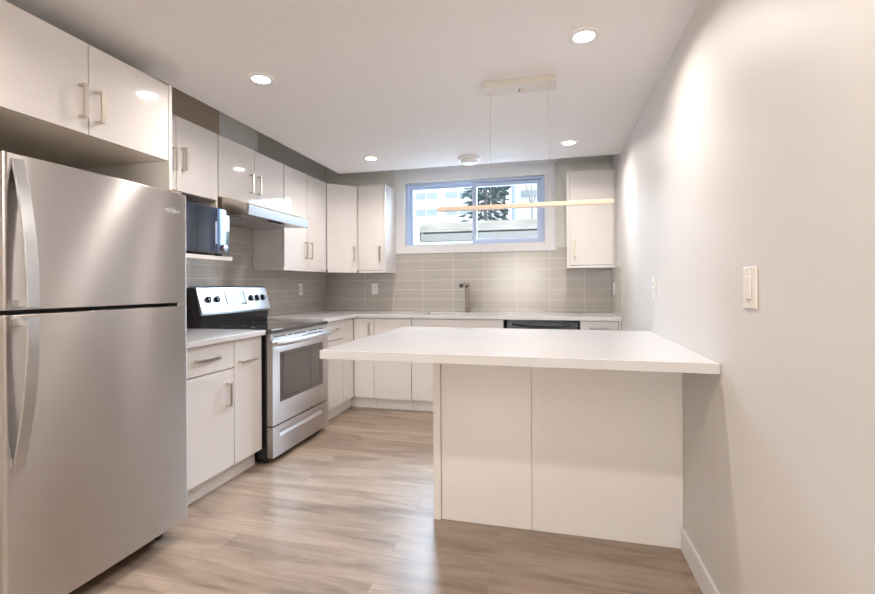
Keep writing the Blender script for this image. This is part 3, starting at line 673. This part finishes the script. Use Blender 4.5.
# ------------------------------------------------------------------ outside the window
mesh('snowy_ground', box((-40, 30, 6.16, 60, 1.9, 2.035), (-40, 30, 4.9, 6.159, 1.4, 1.60)), SNOW, loc=(0, 10, 1.4), kind='structure')
mesh('window_well_wall', box((-8, 6, 6.02, 6.155, 1.601, 1.80), (-8, -1.79, 6.02, 6.155, 1.80, 2.0)), CONC, loc=(0, 6, 1.601), label='pale concrete window-well wall under the timbers outside', cat='retaining wall')
mesh('garden_timber', box((-1.765, 4, 5.98, 6.15, 1.801, 1.905)), TIMD, loc=(0, 6.06, 1.801), bevel=.006, label='lower, darker timber of the stack outside the window', cat='timber', group='retaining timbers outside the window')
mesh('garden_timber', box((-1.77, 4, 5.97, 6.15, 1.925, 2.055)), TIMB, loc=(0, 6.06, 1.906), bevel=.008, label='upper, weathered pale timber of the stack outside the window', cat='timber', group='retaining timbers outside the window')
mesh('timber_spacer', box((-1.7, 4, 6.03, 6.15, 1.9055, 1.9245)), DGAP, loc=(0, 6.06, 1.9055), label='dark gap strip between the two timbers outside', cat='timber')
def building(name, x0, x1, y, z1, wins, label):
    t = thing(name, ((x0 + x1) / 2, y, 2.04), label, 'building')
    mesh('wall', box((x0, x1, y, y + 8, 2.04, z1)), BLDG, t)
    mesh('roof', box((x0 - .2, x1 + .2, y - .2, y + 8.2, z1, z1 + .25)), CONC, t)
    for a0, a1, b0, b1 in wins:
        f = mesh('window', box((a0, a1, y - .03, y - .002, b0, b1)), BLDG, t)
        k = max(1, round((a1 - a0) / .75)); s = (a1 - a0 - .06) / k
        mesh('pane', box(*[(a0 + .06 + i * s, a0 + i * s + s, y - .034, y - .0305, b0 + .06, b1 - .06) for i in range(k)]), BWIN, f)
    return t
wins = []
for z in (3.1, 5.15, 6.1, 7.6, 9.1): wins += [(-7.7, -6.3, z, z + .52), (-5.95, -4.3, z, z + .52), (-9.8, -8.3, z, z + .52)]
building('apartment_building', -14, -3.2, 25, 10.6, wins, 'white apartment block with rows of pale windows outside, left half of the window')
building('apartment_building', -2.6, 6, 30, 9.5, [(-2.0 + 1.9 * i, -.9 + 1.9 * i, z, z + .6) for i in range(3) for z in (4.9, 6.9)], 'pale apartment block outside, seen through the right pane')
def spruce(x, y, z0, h, r):
    t = thing('spruce_tree', (x, y, z0), 'blue-green spruce tree outside behind the window mullion', 'tree')
    mesh('trunk', lathe(bmesh.new(), [(.06, 0), (.035, h * .6), (.015, h * .97)], (x, y, z0), n=10), BARK, t)
    bm = bmesh.new()
    for k in range(3200):
        f = random.random() ** .8; zz = z0 + h * (.08 + .9 * f); R = r * (1 - f) * random.uniform(.0, 1.0) + .03; a = random.uniform(0, 6.283)
        c = Vector((x + R * math.cos(a), y + R * math.sin(a), zz - .12 * R)); d = Vector((math.cos(a), math.sin(a), -.35)).normalized(); s = Vector((-math.sin(a), math.cos(a), 0))
        L = random.uniform(.12, .26); W_ = random.uniform(.025, .05)
        v = [bm.verts.new(p) for p in (c - d * L * .4, c + s * W_, c + d * L, c - s * W_, c - Vector((0, 0, .09)))]
        bm.faces.new((v[0], v[1], v[2])); bm.faces.new((v[0], v[2], v[3])); bm.faces.new((v[0], v[4], v[2]))
    mesh('foliage', bm, SPRUCE, t)
spruce(-2.0, 14, 2.04, 8.5, .85)
t = thing('bare_tree', (-.45, 11, 2.04), 'pale leafless tree with fine twigs outside, seen through the right pane', 'tree')
bm = bmesh.new()
def grow(p, d, L, r, lv):
    q = p + d * L; tube(bm, [p, q], [r, r * .7], 5)
    if lv == 0: return
    for k in range(3):
        nd = (d + Vector((random.uniform(-.8, .8), random.uniform(-.8, .8), random.uniform(-.2, .6)))).normalized()
        grow(q, nd, L * random.uniform(.62, .8), r * .6, lv - 1)
grow(Vector((-.45, 11, 2.04)), Vector((0, 0, 1)), 1.0, .035, 5)
mesh('branches', bm, TWIG, t)
mesh('utility_pole', lathe(bmesh.new(), [(.055, 0), (.045, 6)], (-.98, 12, 2.04), n=12), mat('blue_grey_pole', (.05, .07, .10), .6), loc=(-.98, 12, 2.04), label='slim blue-grey pole standing outside behind the right pane', cat='pole')
